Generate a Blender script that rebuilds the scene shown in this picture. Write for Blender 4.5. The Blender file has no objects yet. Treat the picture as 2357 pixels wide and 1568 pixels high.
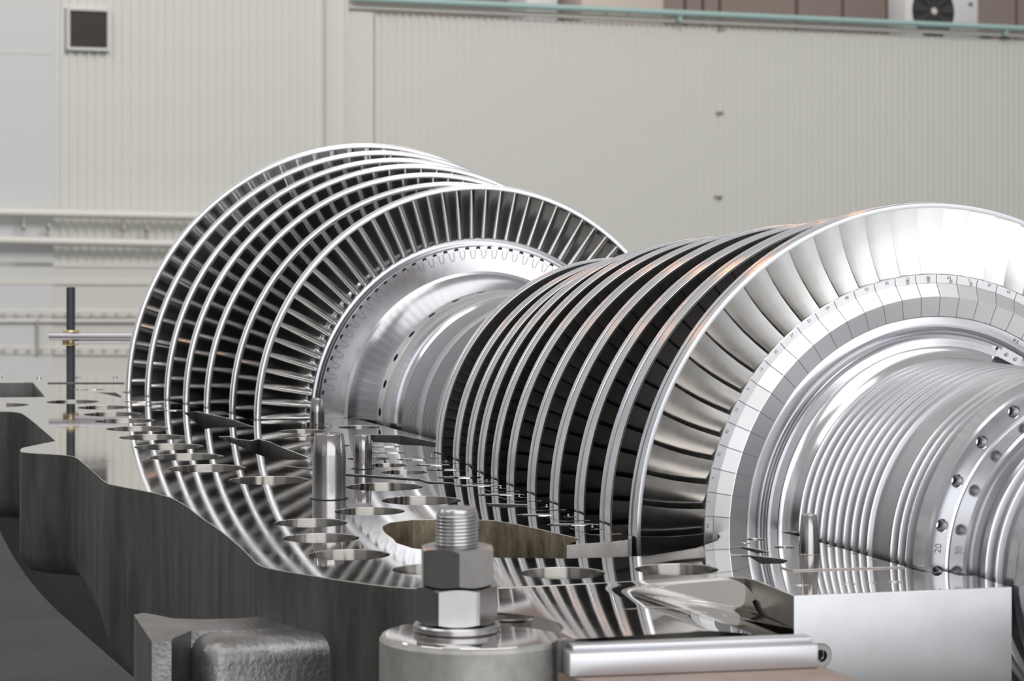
import bpy, bmesh, math, random
from mathutils import Vector, Matrix
C = bpy.context.scene.collection
SC = bpy.context.scene
rnd = random.Random(7)
PI = math.pi

# ------------------------------------------------------------------ camera, world, lights, exposure
FPX, CX, CY, CAMH = 5947.04, 1178.5, 453.11, 0.6      # focal length in pixels of the 2357 px wide frame; eye height over the joint
cam_d = bpy.data.cameras.new('camera')
cam = bpy.data.objects.new('camera', cam_d); C.objects.link(cam)
cam.location = (0, 0, CAMH); cam.rotation_euler = (PI / 2, 0, 0)
cam_d.sensor_width = 36; cam_d.lens = 36 * FPX / 2357
cam_d.shift_y = -(784 - CY) / 2357
cam_d.clip_end = 200
cam_d.dof.use_dof = True; cam_d.dof.focus_distance = 5.3; cam_d.dof.aperture_fstop = 9.0
SC.camera = cam
vs = SC.view_settings
vs.view_transform = 'Standard'; vs.look = 'None'; vs.exposure = 0.0; vs.gamma = 1.0; vs.use_curve_mapping = False

w = bpy.data.worlds.new('hall_light'); SC.world = w; w.use_nodes = True
nt = w.node_tree; bg = nt.nodes['Background']
tc = nt.nodes.new('ShaderNodeTexCoord'); sep = nt.nodes.new('ShaderNodeSeparateXYZ')
mp = nt.nodes.new('ShaderNodeMapRange'); cr = nt.nodes.new('ShaderNodeValToRGB')
nt.links.new(tc.outputs['Generated'], sep.inputs[0]); nt.links.new(sep.outputs['Z'], mp.inputs['Value'])
mp.inputs['From Min'].default_value = -1; mp.inputs['From Max'].default_value = 1
nt.links.new(mp.outputs[0], cr.inputs[0]); nt.links.new(cr.outputs[0], bg.inputs[0])
e = cr.color_ramp.elements
e[0].position = 0.0; e[0].color = (.010, .009, .008, 1)
e[1].position = 1.0; e[1].color = (.56, .56, .555, 1)
for p_, c_ in ((.48, (.016, .015, .014, 1)), (.53, (.06, .059, .058, 1)), (.62, (.50, .50, .50, 1))):
    k = e.new(p_); k.color = c_
bg.inputs[1].default_value = 1.0

def area(name, loc, target, sx, sy, power, col):
    l = bpy.data.lights.new(name, 'AREA'); l.shape = 'RECTANGLE'; l.size = sx; l.size_y = sy
    l.energy = power; l.color = col
    o = bpy.data.objects.new(name, l); C.objects.link(o); o.location = loc
    d = Vector(target) - Vector(loc); o.rotation_euler = d.to_track_quat('-Z', 'Y').to_euler()
    return o
area('window_daylight', (9, -13, 2.7), (9, 4, 2.2), 25, 9.6, 1700, (.965, .98, 1))
area('wall_fill_left', (-17, 11, 11), (-15, 19, .8), 12, 4, 850, (1, .995, .975))  # unseen fill panel, added to brighten the left wall mirrored in the rings
area('window_left', (-11, -13, 3.0), (-4, 4, 2.5), 12, 8, 110, (.97, .98, 1))
area('fill_right', (30, -6, 3.2), (2, 5, 2.0), 18, 9, 520, (.97, .98, 1))  # unseen panel added on the right to lift reflections in the disc faces
area('wall_fill_front', (4.5, 13, 12), (3.5, 29.5, 1.0), 18, 4, 2180, (1, .995, .975))  # overhead fill out of view, added to light the hall wall
area('skylight_over', (-5, 3, 11), (-1, 5, 0), 5, 10, 350, (1, .98, .96))
area('floor_fill_rear', (4, -4, 11), (4, -3.6, 0), 14, 10, 950, (1, .995, .98))  # fill added behind the camera to brighten the floor mirrored in the blades
def sodium(name, loc, p=35):
    l = bpy.data.lights.new(name, 'POINT'); l.energy = p; l.color = (1, .36, .05); l.shadow_soft_size = .13
    o = bpy.data.objects.new(name, l); C.objects.link(o); o.location = loc
LAMPS = [(-2.4, 15.7, 6.2), (1.9, 24, 6.2), (-5.2, 12, 7), (1.5, 13, 7.2), (-7.5, 17, 7), (-1.0, 7, 7.5)]
for i, p_ in enumerate(LAMPS): sodium('sodium_lamp_light', p_, (35, 35, 30, 18, 30, 18)[i])

# ------------------------------------------------------------------ frames
TH = 1.9161204                                  # direction of the rotor axis (horizontal)
A_ = Vector((math.cos(TH), math.sin(TH), 0)); N_ = Vector((-math.sin(TH), math.cos(TH), 0))
OFF, S0 = -2.338083, 5.5
ORG = A_ * S0 + N_ * OFF                        # origin of the machine frame: on the axis, in the joint plane
def W(s, u, z=0.): return A_ * s + N_ * (OFF + u) + Vector((0, 0, z))
def ray(px, py): return Vector(((px - CX) / FPX, 1, -(py - CY) / FPX))
def joint(px, py, z=0.):                        # point of the photo -> (s,u) on a horizontal plane of the machine
    d = ray(px, py); P = d * ((z - CAMH) / d.z)
    return P.dot(A_), P.dot(N_) - OFF
WT, WD = .607, 28.0                             # hall wall: Y = WD + WT*X
WE = Vector((1, WT, 0)).normalized(); WN = Vector((-WE.y, WE.x, 0))
def wall(px, py, back=0.):                      # point of the photo -> (along, z) on the hall wall (or a plane behind it)
    d = ray(px, py); o = Vector((0, WD, 0)) + WN * back
    t = o.dot(WN) / d.dot(WN); P = d * t
    return (P - Vector((0, WD, 0))).dot(WE), CAMH + P.z

# ------------------------------------------------------------------ materials
def mat(name, col, metal=0., rough=.5, noise=None, bump=None, aniso=None, spec=.5, stretch=(1, 1, 1), rvar=0., coord='Object'):
    m = bpy.data.materials.new(name); m.use_nodes = True
    n = m.node_tree; b = n.nodes['Principled BSDF']
    b.inputs['Base Color'].default_value = (*col, 1); b.inputs['Metallic'].default_value = metal
    b.inputs['Roughness'].default_value = rough; b.inputs['Specular IOR Level'].default_value = spec
    if aniso: b.inputs['Anisotropic'].default_value = aniso
    if noise or bump or rvar:
        t = n.nodes.new('ShaderNodeTexCoord'); mp = n.nodes.new('ShaderNodeMapping'); mp.inputs['Scale'].default_value = stretch
        n.links.new(t.outputs[coord], mp.inputs[0])
        nz = n.nodes.new('ShaderNodeTexNoise'); n.links.new(mp.outputs[0], nz.inputs['Vector'])
        nz.inputs['Detail'].default_value = 8; nz.inputs['Scale'].default_value = (noise or bump or (8,))[0]
        nz.inputs['Roughness'].default_value = .65
        if noise:
            r = n.nodes.new('ShaderNodeValToRGB'); n.links.new(nz.outputs['Fac'], r.inputs[0])
            r.color_ramp.elements[0].position = noise[3] if len(noise) > 3 else .3
            r.color_ramp.elements[1].position = noise[4] if len(noise) > 4 else .7
            r.color_ramp.elements[0].color = (*noise[1], 1); r.color_ramp.elements[1].color = (*noise[2], 1)
            n.links.new(r.outputs[0], b.inputs['Base Color'])
        if rvar:
            q = n.nodes.new('ShaderNodeMapRange'); n.links.new(nz.outputs['Fac'], q.inputs['Value'])
            q.inputs['From Min'].default_value = .3; q.inputs['From Max'].default_value = .7
            q.inputs['To Min'].default_value = rough - rvar; q.inputs['To Max'].default_value = rough + rvar
            n.links.new(q.outputs[0], b.inputs['Roughness'])
        if bump:
            z2 = n.nodes.new('ShaderNodeTexNoise'); n.links.new(mp.outputs[0], z2.inputs['Vector'])
            z2.inputs['Scale'].default_value = bump[0]; z2.inputs['Detail'].default_value = 6
            bp = n.nodes.new('ShaderNodeBump'); bp.inputs['Strength'].default_value = bump[1]; bp.inputs['Distance'].default_value = bump[2]
            n.links.new(z2.outputs['Fac'], bp.inputs['Height']); n.links.new(bp.outputs[0], b.inputs['Normal'])
    return m
M_ring = mat('satin_steel_ring', (.78, .79, .82), 1, .25)
M_ringl = mat('bright_steel_ring', (.72, .72, .74), 1, .24)
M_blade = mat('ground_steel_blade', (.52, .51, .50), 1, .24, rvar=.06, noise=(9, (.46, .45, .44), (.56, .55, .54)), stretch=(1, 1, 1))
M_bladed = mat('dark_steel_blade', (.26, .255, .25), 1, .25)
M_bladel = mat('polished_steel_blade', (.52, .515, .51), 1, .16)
M_shaft = mat('turned_steel', (.60, .60, .62), 1, .18, rvar=.04, noise=(6, (.55, .55, .57), (.64, .64, .66)), stretch=(60, 1, 1))
M_lab = mat('milled_seal_steel', (.50, .50, .52), 1, .36)
M_groove = mat('seal_collar', (.46, .45, .44), 1, .34)
M_plat = mat('milled_steel', (.76, .76, .77), 1, .33)
M_flange = mat('polished_joint_face', (.64, .61, .58), 1, .040, noise=(5, (.57, .54, .51), (.68, .65, .62)), stretch=(1, 1, 1), rvar=.018)
M_bore = mat('bored_steel', (.22, .21, .19), 1, .17, noise=(30, (.19, .18, .165), (.24, .23, .21)))
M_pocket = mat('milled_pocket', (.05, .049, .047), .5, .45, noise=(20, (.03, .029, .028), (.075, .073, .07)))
M_cast = mat('cast_steel', (.11, .11, .11), .6, .44, noise=(7, (.072, .069, .065), (.15, .148, .145)), bump=(60, .35, .002), stretch=(3, 3, .5), rvar=.08)
M_rust = mat('rusty_port', (.2, .17, .12), .4, .55, noise=(22, (.045, .035, .022), (.26, .22, .15)), bump=(50, .5, .002), stretch=(1.5, 1.5, .5))
M_lug = mat('blasted_casting', (.22, .22, .225), .8, .33, noise=(14, (.15, .145, .14), (.30, .30, .31)), bump=(120, .5, .0025))
M_boss = mat('cast_boss', (.36, .355, .34), .5, .5, noise=(18, (.26, .255, .24), (.44, .435, .42)), bump=(80, .3, .0015))
M_face = mat('milled_face', (.54, .545, .56), 1, .38, noise=(5, (.48, .48, .49), (.57, .575, .595)))
M_edge = mat('scaled_edge', (.5, .47, .44), .6, .5, noise=(25, (.38, .34, .32), (.58, .55, .53)), bump=(60, .4, .0015))
M_pin = mat('ground_pin', (.34, .325, .325), 1, .13)
M_pin2 = mat('smooth_pin_shank', (.40, .39, .40), 1, .25, noise=(14, (.33, .32, .325), (.47, .46, .47)))
M_nut = mat('nut_steel', (.42, .415, .41), 1, .28, noise=(30, (.39, .385, .38), (.46, .455, .45)))
M_thread = mat('stud_thread', (.38, .375, .38), 1, .25)
M_key = mat('key_steel', (.72, .73, .76), 1, .3)
M_black = mat('dark_mark', (.012, .012, .014), 0, .8)
M_ink = mat('engraving', (.20, .20, .22), .3, .6)
M_brownst = mat('brown_ledge', (.30, .225, .19), .35, .5, noise=(9, (.24, .18, .15), (.35, .265, .225)))  # brown-grey tone with soft mottling
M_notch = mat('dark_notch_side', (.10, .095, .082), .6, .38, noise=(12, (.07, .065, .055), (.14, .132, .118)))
M_bar = mat('aluminium_bar', (.60, .60, .63), .9, .36)
M_wallp = mat('painted_cladding', (.615, .615, .575), 0, .55)
M_wallf = mat('painted_panel', (.565, .575, .575), 0, .6)
M_trim = mat('painted_trim', (.62, .60, .565), 0, .5)
M_beam = mat('painted_beam', (.58, .565, .53), 0, .55)
M_green = mat('pale_green_paint', (.33, .47, .45), 0, .4)
M_brown = mat('brown_panel', (.27, .215, .19), 0, .7)
M_brownd = mat('brown_gap', (.07, .05, .04), 0, .8)
M_white = mat('white_enamel', (.66, .66, .66), 0, .4)
M_dark = mat('dark_plastic', (.025, .025, .027), 0, .6)
M_louvre = mat('dark_louvre', (.032, .024, .020), 0, .6, noise=(5, (.022, .017, .015), (.045, .034, .028)), stretch=(.3, 1, 6))
M_pole = mat('grey_pole', (.06, .065, .075), .3, .45)
M_tube = mat('zinc_tube', (.40, .39, .42), 1, .28)
M_brass = mat('brass_clamp', (.62, .52, .30), 1, .3)
M_floor = mat('concrete_floor', (.02, .02, .021), 0, .7, noise=(1.2, (.012, .012, .013), (.030, .030, .031)))

# ------------------------------------------------------------------ builders
def tag(o, label=None, cat=None, group=None, kind=None):
    if label: o['label'] = label
    if cat: o['category'] = cat
    if group: o['group'] = group
    if kind: o['kind'] = kind
    return o
def link(name, me, parent=None, loc=None, rotz=None):
    o = bpy.data.objects.new(name, me); C.objects.link(o)
    if parent: o.parent = parent
    if loc is not None: o.location = loc
    if rotz is not None: o.rotation_euler = (0, 0, rotz)
    return o
def mesh(name, v, f, m, smooth=True, angle=35):
    me = bpy.data.meshes.new(name); me.from_pydata([tuple(p) for p in v], [], f); me.update()
    bm = bmesh.new(); bm.from_mesh(me); bmesh.ops.recalc_face_normals(bm, faces=bm.faces)
    if smooth:
        for fc in bm.faces: fc.smooth = True
        for ed in bm.edges:
            if len(ed.link_faces) == 2 and ed.calc_face_angle(0) > math.radians(angle): ed.smooth = False
    bm.to_mesh(me); bm.free()
    for q in (m if isinstance(m, (list, tuple)) else [m]): me.materials.append(q)
    return me
def part(name, v, f, m, parent=None, loc=None, rotz=None, smooth=True, angle=35):
    return link(name, mesh(name, v, f, m, smooth, angle), parent, loc, rotz)
def empty(name, loc, rotz=0.):
    o = bpy.data.objects.new(name, None); C.objects.link(o); o.location = loc; o.rotation_euler = (0, 0, rotz); o.empty_display_size = .1
    return o
def lathe_x(prof, n=160, closed=False, t0=0, t1=2 * PI):   # around local X: prof = [(s,R)]
    v, f = [], []; full = abs(t1 - t0 - 2 * PI) < 1e-6; k = len(prof); cols = n if full else n + 1
    for j in range(cols):
        t = t0 + (t1 - t0) * j / n; c, s_ = math.cos(t), math.sin(t)
        v += [(s - S0, R * c, R * s_) for s, R in prof]
    for j in range(n):
        a, b = j * k, ((j + 1) % cols) * k
        for i in range(k if closed else k - 1):
            i2 = (i + 1) % k; f.append((a + i, a + i2, b + i2, b + i))
    return v, f
def lathe_z(prof, n=64):
    v, f = [], []; k = len(prof)
    for j in range(n):
        t = 2 * PI * j / n; v += [(R * math.cos(t), R * math.sin(t), z) for R, z in prof]
    for j in range(n):
        a, b = j * k, ((j + 1) % n) * k
        f += [(a + i, a + i + 1, b + i + 1, b + i) for i in range(k - 1)]
    return v, f
def box(x0, x1, y0, y1, z0, z1):
    v = [(x, y, z) for x in (x0, x1) for y in (y0, y1) for z in (z0, z1)]
    return v, [(0, 1, 3, 2), (4, 6, 7, 5), (0, 4, 5, 1), (2, 3, 7, 6), (0, 2, 6, 4), (1, 5, 7, 3)]
def bevbox(name, b, m, bev, parent=None, loc=None, rotz=None, seg=2):
    v, f = box(*b); me = mesh(name, v, f, m, False); bm = bmesh.new(); bm.from_mesh(me)
    bmesh.ops.bevel(bm, geom=bm.edges[:], offset=bev, segments=seg, affect='EDGES', profile=.5)
    for fc in bm.faces: fc.smooth = True
    for ed in bm.edges:
        if len(ed.link_faces) == 2 and ed.calc_face_angle(0) > .6: ed.smooth = False
    bm.to_mesh(me); bm.free()
    return link(name, me, parent, loc, rotz)
def join(*vf):
    v, f = [], []
    for a, b in vf:
        o = len(v); v += list(a); f += [tuple(i + o for i in q) for q in b]
    return v, f
def prism(pts, z0, z1):
    n = len(pts); v = [(x, y, z0) for x, y in pts] + [(x, y, z1) for x, y in pts]
    f = [tuple(range(n)), tuple(range(n, 2 * n))] + [(i, (i + 1) % n, n + (i + 1) % n, n + i) for i in range(n)]
    return v, f
def plate(name, loops, z_top, thick, bev, mats, sorter, parent=None, loc=None, rotz=None):
    """filled 2D outline with holes -> solid plate; loops of (x,y); sorter(face centre, normal) -> material index"""
    cu = bpy.data.curves.new(name, 'CURVE'); cu.dimensions = '2D'; cu.fill_mode = 'BOTH'
    cu.extrude = thick / 2 - bev; cu.bevel_depth = bev; cu.bevel_resolution = 1; cu.offset = -bev
    for lp in loops:
        sp = cu.splines.new('POLY'); sp.points.add(len(lp) - 1); sp.use_cyclic_u = True
        for i, (x, y) in enumerate(lp): sp.points[i].co = (x, y, 0, 1)
    tmp = bpy.data.objects.new('tmp', cu); C.objects.link(tmp)
    dg = bpy.context.evaluated_depsgraph_get(); me = bpy.data.meshes.new_from_object(tmp.evaluated_get(dg))
    bpy.data.objects.remove(tmp); bpy.data.curves.remove(cu)
    bm = bmesh.new(); bm.from_mesh(me); bmesh.ops.remove_doubles(bm, verts=bm.verts, dist=2e-5); bmesh.ops.recalc_face_normals(bm, faces=bm.faces); bm.to_mesh(me); bm.free()
    me.name = name; me.materials.clear()
    for q in mats: me.materials.append(q)
    for vt in me.vertices: vt.co.z += z_top - thick / 2
    me.update()
    for p in me.polygons:
        p.material_index = sorter(p.center, p.normal); p.use_smooth = True
    me.set_sharp_from_angle(angle=math.radians(32))
    for p in me.polygons: p.use_smooth = abs(p.normal.z) < .9
    return link(name, me, parent, loc, rotz)
def chaikin(p, it=2, closed=False):
    for _ in range(it):
        q = [] if closed else [p[0]]
        for i in range(len(p) if closed else len(p) - 1):
            a, b = p[i], p[(i + 1) % len(p)]
            if math.hypot(a[0] - b[0], a[1] - b[1]) < 1e-5: q.append(a); continue
            q += [(a[0] * .75 + b[0] * .25, a[1] * .75 + b[1] * .25), (a[0] * .25 + b[0] * .75, a[1] * .25 + b[1] * .75)]
        if not closed: q.append(p[-1])
        p = [q[0]]
        for x in q[1:]:
            if math.hypot(x[0] - p[-1][0], x[1] - p[-1][1]) > 1e-6: p.append(x)
    return p
def circ(cx, cy, r, n=72): return [(cx + r * math.cos(2 * PI * i / n), cy + r * math.sin(2 * PI * i / n)) for i in range(n)]
def capsule(p, q, r, n=10):
    dx, dy = q[0] - p[0], q[1] - p[1]; a = math.atan2(dy, dx)
    return [(q[0] + r * math.cos(a - PI / 2 + PI * i / n), q[1] + r * math.sin(a - PI / 2 + PI * i / n)) for i in range(n + 1)] + \
           [(p[0] + r * math.cos(a + PI / 2 + PI * i / n), p[1] + r * math.sin(a + PI / 2 + PI * i / n)) for i in range(n + 1)]
ORD = ['first', 'second', 'third', 'fourth', 'fifth', 'sixth', 'seventh', 'eighth', 'ninth', 'tenth', 'eleventh', 'twelfth']

# ------------------------------------------------------------------ hall
fl = part('floor', *box(-40, 40, -25, 50, -1.7, -1.6), M_floor, smooth=False); tag(fl, kind='structure')
ff = part('floor', *box(-4, 14, -25, 1.6, -1.7, -1.58), mat('painted_daylight_floor', (.50, .50, .49), 0, .4), smooth=False); tag(ff, kind='structure')  # unseen slab; pale colour stands in for daylight on the floor
WR = math.atan2(WE.y, WE.x); WO = Vector((0, WD, 0))
def wpart(name, v, f, m, parent=None, smooth=False): return part(name, v, f, m, parent, None if parent else WO, None if parent else WR, smooth)
wl = empty('wall_back', WO, WR); tag(wl, 'pale grey metal clad hall wall behind the turbine', kind='structure')
def clad(x0, x1, zb, zt0, zt1, pitch):
    v, f = [], []; n = int(round((x1 - x0) / pitch)); pitch = (x1 - x0) / n; xs = []
    for i in range(n):
        b = x0 + i * pitch
        xs += [(b, 0), (b + pitch * .34, 0), (b + pitch * .46, .022), (b + pitch * .88, .022)]
    xs.append((x1, 0))
    for x, y in xs:
        zt = zt0 + (zt1 - zt0) * (x - x0) / (x1 - x0); v += [(x, y, zb), (x, y, zt)]
    f = [(2 * i, 2 * i + 1, 2 * i + 3, 2 * i + 2) for i in range(len(xs) - 1)]
    return v, f
xa = wall(120, 300)[0]; xb = wall(744, 100)[0]; xc = wall(862, 100)[0]; xd = wall(2440, 300)[0] + 10
zb = wall(300, 608)[1]
zt = lambda x0: wall(1600, 47)[1] + .0 * x0
ZT = wall(1600, 60)[1]
wpart('cladding', *clad(xa, xb, zb, 3.2, 3.2, 0.0915), M_wallp, wl)
wpart('cladding', *clad(xc, xd, zb, ZT, ZT, 0.0915), M_wallp, wl)
wpart('flat_panel', *box(-34, xa, -.02, .1, -1.6, 3.4), M_wallf, wl)
zj = wall(60, 122)[1]
wpart('panel_joint', *box(-9, xa, -.024, -.019, zj - .008, zj + .006), M_trim, wl)
x784, x790, x855 = wall(750, 60)[0], wall(789, 60)[0], wall(857, 60)[0]
wpart('pilaster', *box(x784, x790, -.05, .1, -1.6, 3.0), M_wallp, wl)
wpart('pilaster', *box(x790 + .012, x855, -.03, .1, -1.6, ZT), M_wallp, wl)
wpart('cover_strip', *box(xb, xb + .028, -.075, .05, -1.6, 3.2), M_trim, wl)
wpart('cover_strip', *box(x790 - .01, x790 + .03, -.075, .05, -1.6, 3.2), M_trim, wl)
wpart('backing_sheet', *box(-9, xd, .10, .2, -1.6, ZT), M_beam, wl)
wpart('backing_sheet', *box(-9, x790, .10, .2, ZT, 3.2), M_beam, wl)
wpart('lower_wall', *box(-9, xd, -.01, .1, -1.6, zb), M_beam, wl)
zc = wall(1600, 47)[1]
tr = wpart('trim_1', *box(x790 + .05, xd, -.06, .10, zc - .035, zc + .02), M_trim); tag(tr, 'pale capping along the top of the clad wall', kind='structure')
# lower horizontal bands on the left part of the wall
def band(name, px0, y0, px1, y1, h, d, m):
    xA, zA = wall(px0, y0); xB, zB = wall(px1, y1); v = []
    for x, z in ((xA, zA), (xB, zB)):
        v += [(x, -d, z - h / 2), (x, -d, z + h / 2), (x, .02, z + h / 2), (x, .02, z - h / 2)]
    return v, [(0, 1, 2, 3), (7, 6, 5, 4)] + [(i, (i + 1) % 4, 4 + (i + 1) % 4, 4 + i) for i in range(4)]
for i, (y0, y1, h, d, m) in enumerate(((608, 613, .045, .02, M_trim), (648, 651, .05, .025, M_trim), (721, 723, .055, .035, M_beam), (738, 737, .030, .05, M_trim), (806, 812, .075, .03, M_beam))):
    b = wpart('trim_%d' % (i + 2), *band('b', -60, y0, 700, y1 + 1, h, d, m), m); tag(b, kind='structure')
bolts = []
for yy in (724, 806):
    for px in range(4, 700, 29):
        x, z = wall(px, yy); bolts.append(box(x - .018, x + .018, -.045, -.028, z - .016, z + .016))
tb = wpart('trim_7', *join(*bolts), mat('beam_hole', (.44, .42, .38), 0, .6)); tag(tb, kind='structure', label='rows of bolt heads on the beams low on the hall wall')
for k, px in enumerate((82, 430)):
    x, z = wall(px, 735); x2, z2 = wall(px, 815)
    tb = wpart('trim_%d' % (8 + k), *box(x - .012, x + .012, -.06, -.0, z2, z), mat('joint_line', (.36, .34, .29), 0, .6)); tag(tb, kind='structure')
# two wall pipes with hooks
for k, (y0, y1, lab, hooks) in enumerate(((489, 499, 'upper of two pale pipes along the wall on the left, hooks hanging below', (42, 272)), (553, 563, 'lower of two pale pipes along the wall on the left, hooks standing above', (99, 325)))):
    xA, zA = wall(-60, y0 - 1); xB, zB = wall(560, y1 + 2)
    r = empty('wall_pipe', WO + WE * xA, WR); tag(r, lab, 'pipe', 'pipes along the hall wall')
    v, f = [], []; rad = .041
    for x, z in ((0, zA), (xB - xA, zB)):
        v += [(x, -.13 + rad * math.cos(t * PI / 8), z + rad * math.sin(t * PI / 8)) for t in range(16)]
    f = [(i, (i + 1) % 16, 16 + (i + 1) % 16, 16 + i) for i in range(16)]
    part('tube', v, f, M_trim, r)
    for px in hooks:
        x, z = wall(px, y0 + (y1 - y0) * px / 500); s_ = -1 if k == 0 else 1
        hv = join(box(x - xA - .012, x - xA + .012, -.145, -.115, *sorted((z + s_ * .03, z + s_ * .13))), lathe_x([(S0 + x - xA - .014, 0), (S0 + x - xA - .014, .034), (S0 + x - xA + .014, .034), (S0 + x - xA + .014, 0)], 12))
        n8 = 8; vv = [(a, b - (.13 if i >= n8 else 0), c + ((z + s_ * .14) if i >= n8 else 0)) for i, (a, b, c) in enumerate(hv[0])]
        part('hook', vv, hv[1], mat('hook_steel', (.36, .35, .32), 0, .5), r)
# vent
x0, z1_ = wall(157, 24); x1, z0_ = wall(243, 111)
vt = empty('wall_vent', WO + WE * ((x0 + x1) / 2) + Vector((0, 0, (z0_ + z1_) / 2)), WR)
tag(vt, 'square dark louvred vent in a pale frame high on the hall wall', 'vent')
hw, hh = (x1 - x0) / 2, (z1_ - z0_) / 2
part('louvre', *join(*[box(-hw, hw, -.035, -.03 + .03 * (i % 2), -hh + 2 * hh * i / 14, -hh + 2 * hh * (i + 1) / 14) for i in range(14)]), M_louvre, vt, smooth=False)
part('frame', *join(box(-hw - .03, hw + .03, -.05, .02, hh, hh + .025), box(-hw - .03, hw + .03, -.05, .02, -hh - .03, -hh), box(-hw - .03, -hw, -.05, .02, -hh, hh), box(hw, hw + .03, -.05, .02, -hh, hh)), M_wallf, vt, smooth=False)
for px, py, lab in ((1657, 66, 'topmost of three small wall clips in a line on the pale cladding'), (1655, 259, 'middle one of three small wall clips in a line on the pale cladding'), (1652, 453, 'lowest of three small wall clips, nearest the rotor on the pale cladding')):
    x, z = wall(px, py)
    b = part('wall_clip', *join(box(-.045, -.03, -.03, .03, -.018, .018), box(.03, .045, -.03, .03, -.018, .018), box(-.045, .045, -.022, .03, -.007, .007)), mat('clip_steel', (.34, .33, .29), 0, .5), None, WO + WE * x + Vector((0, 0, z)), WR, False)
    tag(b, lab, 'clip', 'clips on the cladding')
# green rail along the wall top
zr = wall(1600, 34)[1]; xr = wall(800, 2)[0]
r = empty('guard_rail', WO + WE * xr + Vector((0, 0, zr)) - WN * .12, WR); tag(r, 'pale green pipe rail running along the top of the hall wall', 'rail')
v, f = [], []
for x in (0, xd - xr): v += [(x, .036 * math.cos(t * PI / 8), .036 * math.sin(t * PI / 8)) for t in range(16)]
part('rail_pipe', v, [(i, (i + 1) % 16, 16 + (i + 1) % 16, 16 + i) for i in range(16)], M_green, r)
for px in (1550, 2300):
    x = wall(px, 34)[0] - xr; part('bracket', *box(x - .02, x + .02, -.02, .05, -.09, .03), M_green, r, smooth=False)
# mezzanine behind the wall top
BK = 2.2
mz = wpart('trim_10', *box(x790 - .5, xd + 2, .1, BK + 3, zc - .25, zc - .12), M_brownd); tag(mz, 'mezzanine slab behind the wall top', kind='structure')
uw = empty('wall_upper', WO, WR); tag(uw, 'brown panelled wall of the mezzanine above the clad wall', kind='structure')
xs = [wall(px, 20, BK)[0] for px in (760, 1500, 1577, 1618, 1657, 1834, 1940, 2042, 2066, 2340, 2460)]
for a, b in zip(xs[:-1], xs[1:]): part('panel', *box(a + .025, b - .025, BK, BK + .1, zc - .1, 5.2), M_brown, uw, smooth=False)
part('panel_gap', *box(xs[0], xs[-1], BK + .05, BK + .2, zc - .1, 5.2), M_brownd, uw, smooth=False)
bk2 = 1.0
xl, zz = wall(1190, -6, bk2); xr2, _ = wall(1262, 8, bk2)
b = bevbox('storage_box', (-(xr2 - xl) / 2, (xr2 - xl) / 2, -.2, .2, 0, .5), M_white, .01, None, WO + WE * ((xl + xr2) / 2) + WN * bk2 + Vector((0, 0, zc - .1)), WR); tag(b, 'small white box cut off at the top edge, standing behind the green rail', 'box')
xl, _ = wall(1318, 10, bk2); xr2, _ = wall(1505, 10, bk2)
b = empty('cabinet', WO + WE * ((xl + xr2) / 2) + WN * bk2 + Vector((0, 0, zc - .1)), WR); tag(b, 'cream metal cabinet behind the green rail, left of the brown panels', 'cabinet')
hwid = (xr2 - xl) / 2
bevbox('body', (-hwid, hwid, -.2, .2, 0, .9), mat('cream_enamel', (.60, .53, .46), 0, .5), .01, b)
for sx in (-.45, .1, .62): part('knob', *box(sx * hwid - .02, sx * hwid + .02, -.22, -.2, .21, .25), M_beam, b, smooth=False)
xl, zb2 = wall(2085, 70, .5); xr2, _ = wall(2252, 70, .5); AW = xr2 - xl
ac = empty('air_conditioner', WO + WE * ((xl + xr2) / 2) + WN * .5 + Vector((0, 0, zc - .1)), WR); tag(ac, 'white outdoor air conditioner unit with round black fan, behind the green rail', 'air conditioner')
xf, zf = wall(2148, 26, .5); rf = wall(2196, 26, .5)[0] - xf; zf -= zc - .1; xf -= (xl + xr2) / 2
bevbox('cabinet_body', (-AW / 2, AW / 2, 0, .35, 0, .72), M_white, .02, ac)
fg = [(0, -.012), (rf, -.012), (rf + .02, -.03), (rf + .03, 0)]
def ydisc(prof, x, z, n=40):
    v, f = lathe_z(prof, n); return [(x + a, c, z + b) for a, b, c in v], f
part('fan_opening', *ydisc([(0, -.004), (rf, -.004), (rf, 0)], xf, zf), M_dark, ac)
g = []
for i in range(9):
    t = 2 * PI * i / 9; g.append(([(xf + math.cos(t + q) * R, -.012 - .004 * (R > .1), zf + math.sin(t + q) * R) for R, q in ((.04, -.3), (rf * .95, -.05), (rf * .95, .35), (.04, .3))], [(0, 1, 2, 3)]))
part('fan_blade', *join(*g), mat('fan_plastic', (.05, .05, .055), 0, .5), ac, smooth=False)
part('fan_hub', *ydisc([(0, -.03), (.04, -.03), (.045, -.01), (.045, 0)], xf, zf), mat('hub_cream', (.62, .58, .52), 0, .5), ac)
xbd = wall(2234, 10, .5)[0] - (xl + xr2) / 2; zbd = wall(2234, 10, .5)[1] - (zc - .1)
part('badge', *box(xbd - .035, xbd + .035, -.006, .0, zbd - .02, zbd + .02), mat('badge_grey', (.12, .12, .12), 0, .6), ac, smooth=False)
xq = wall(2300, 70, .6)[0]
cb = part('cable', *join(*[box(xq - .28 + .1 * i, xq - .17 + .1 * i, .55, .62, zc - .1 + .02 * math.sin(i), zc - .02 + .03 * math.cos(i * 2)) for i in range(6)]), M_dark, None, WO, WR, False); tag(cb, 'dark cable lying behind the green rail, right of the air conditioner', 'cable')

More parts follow.
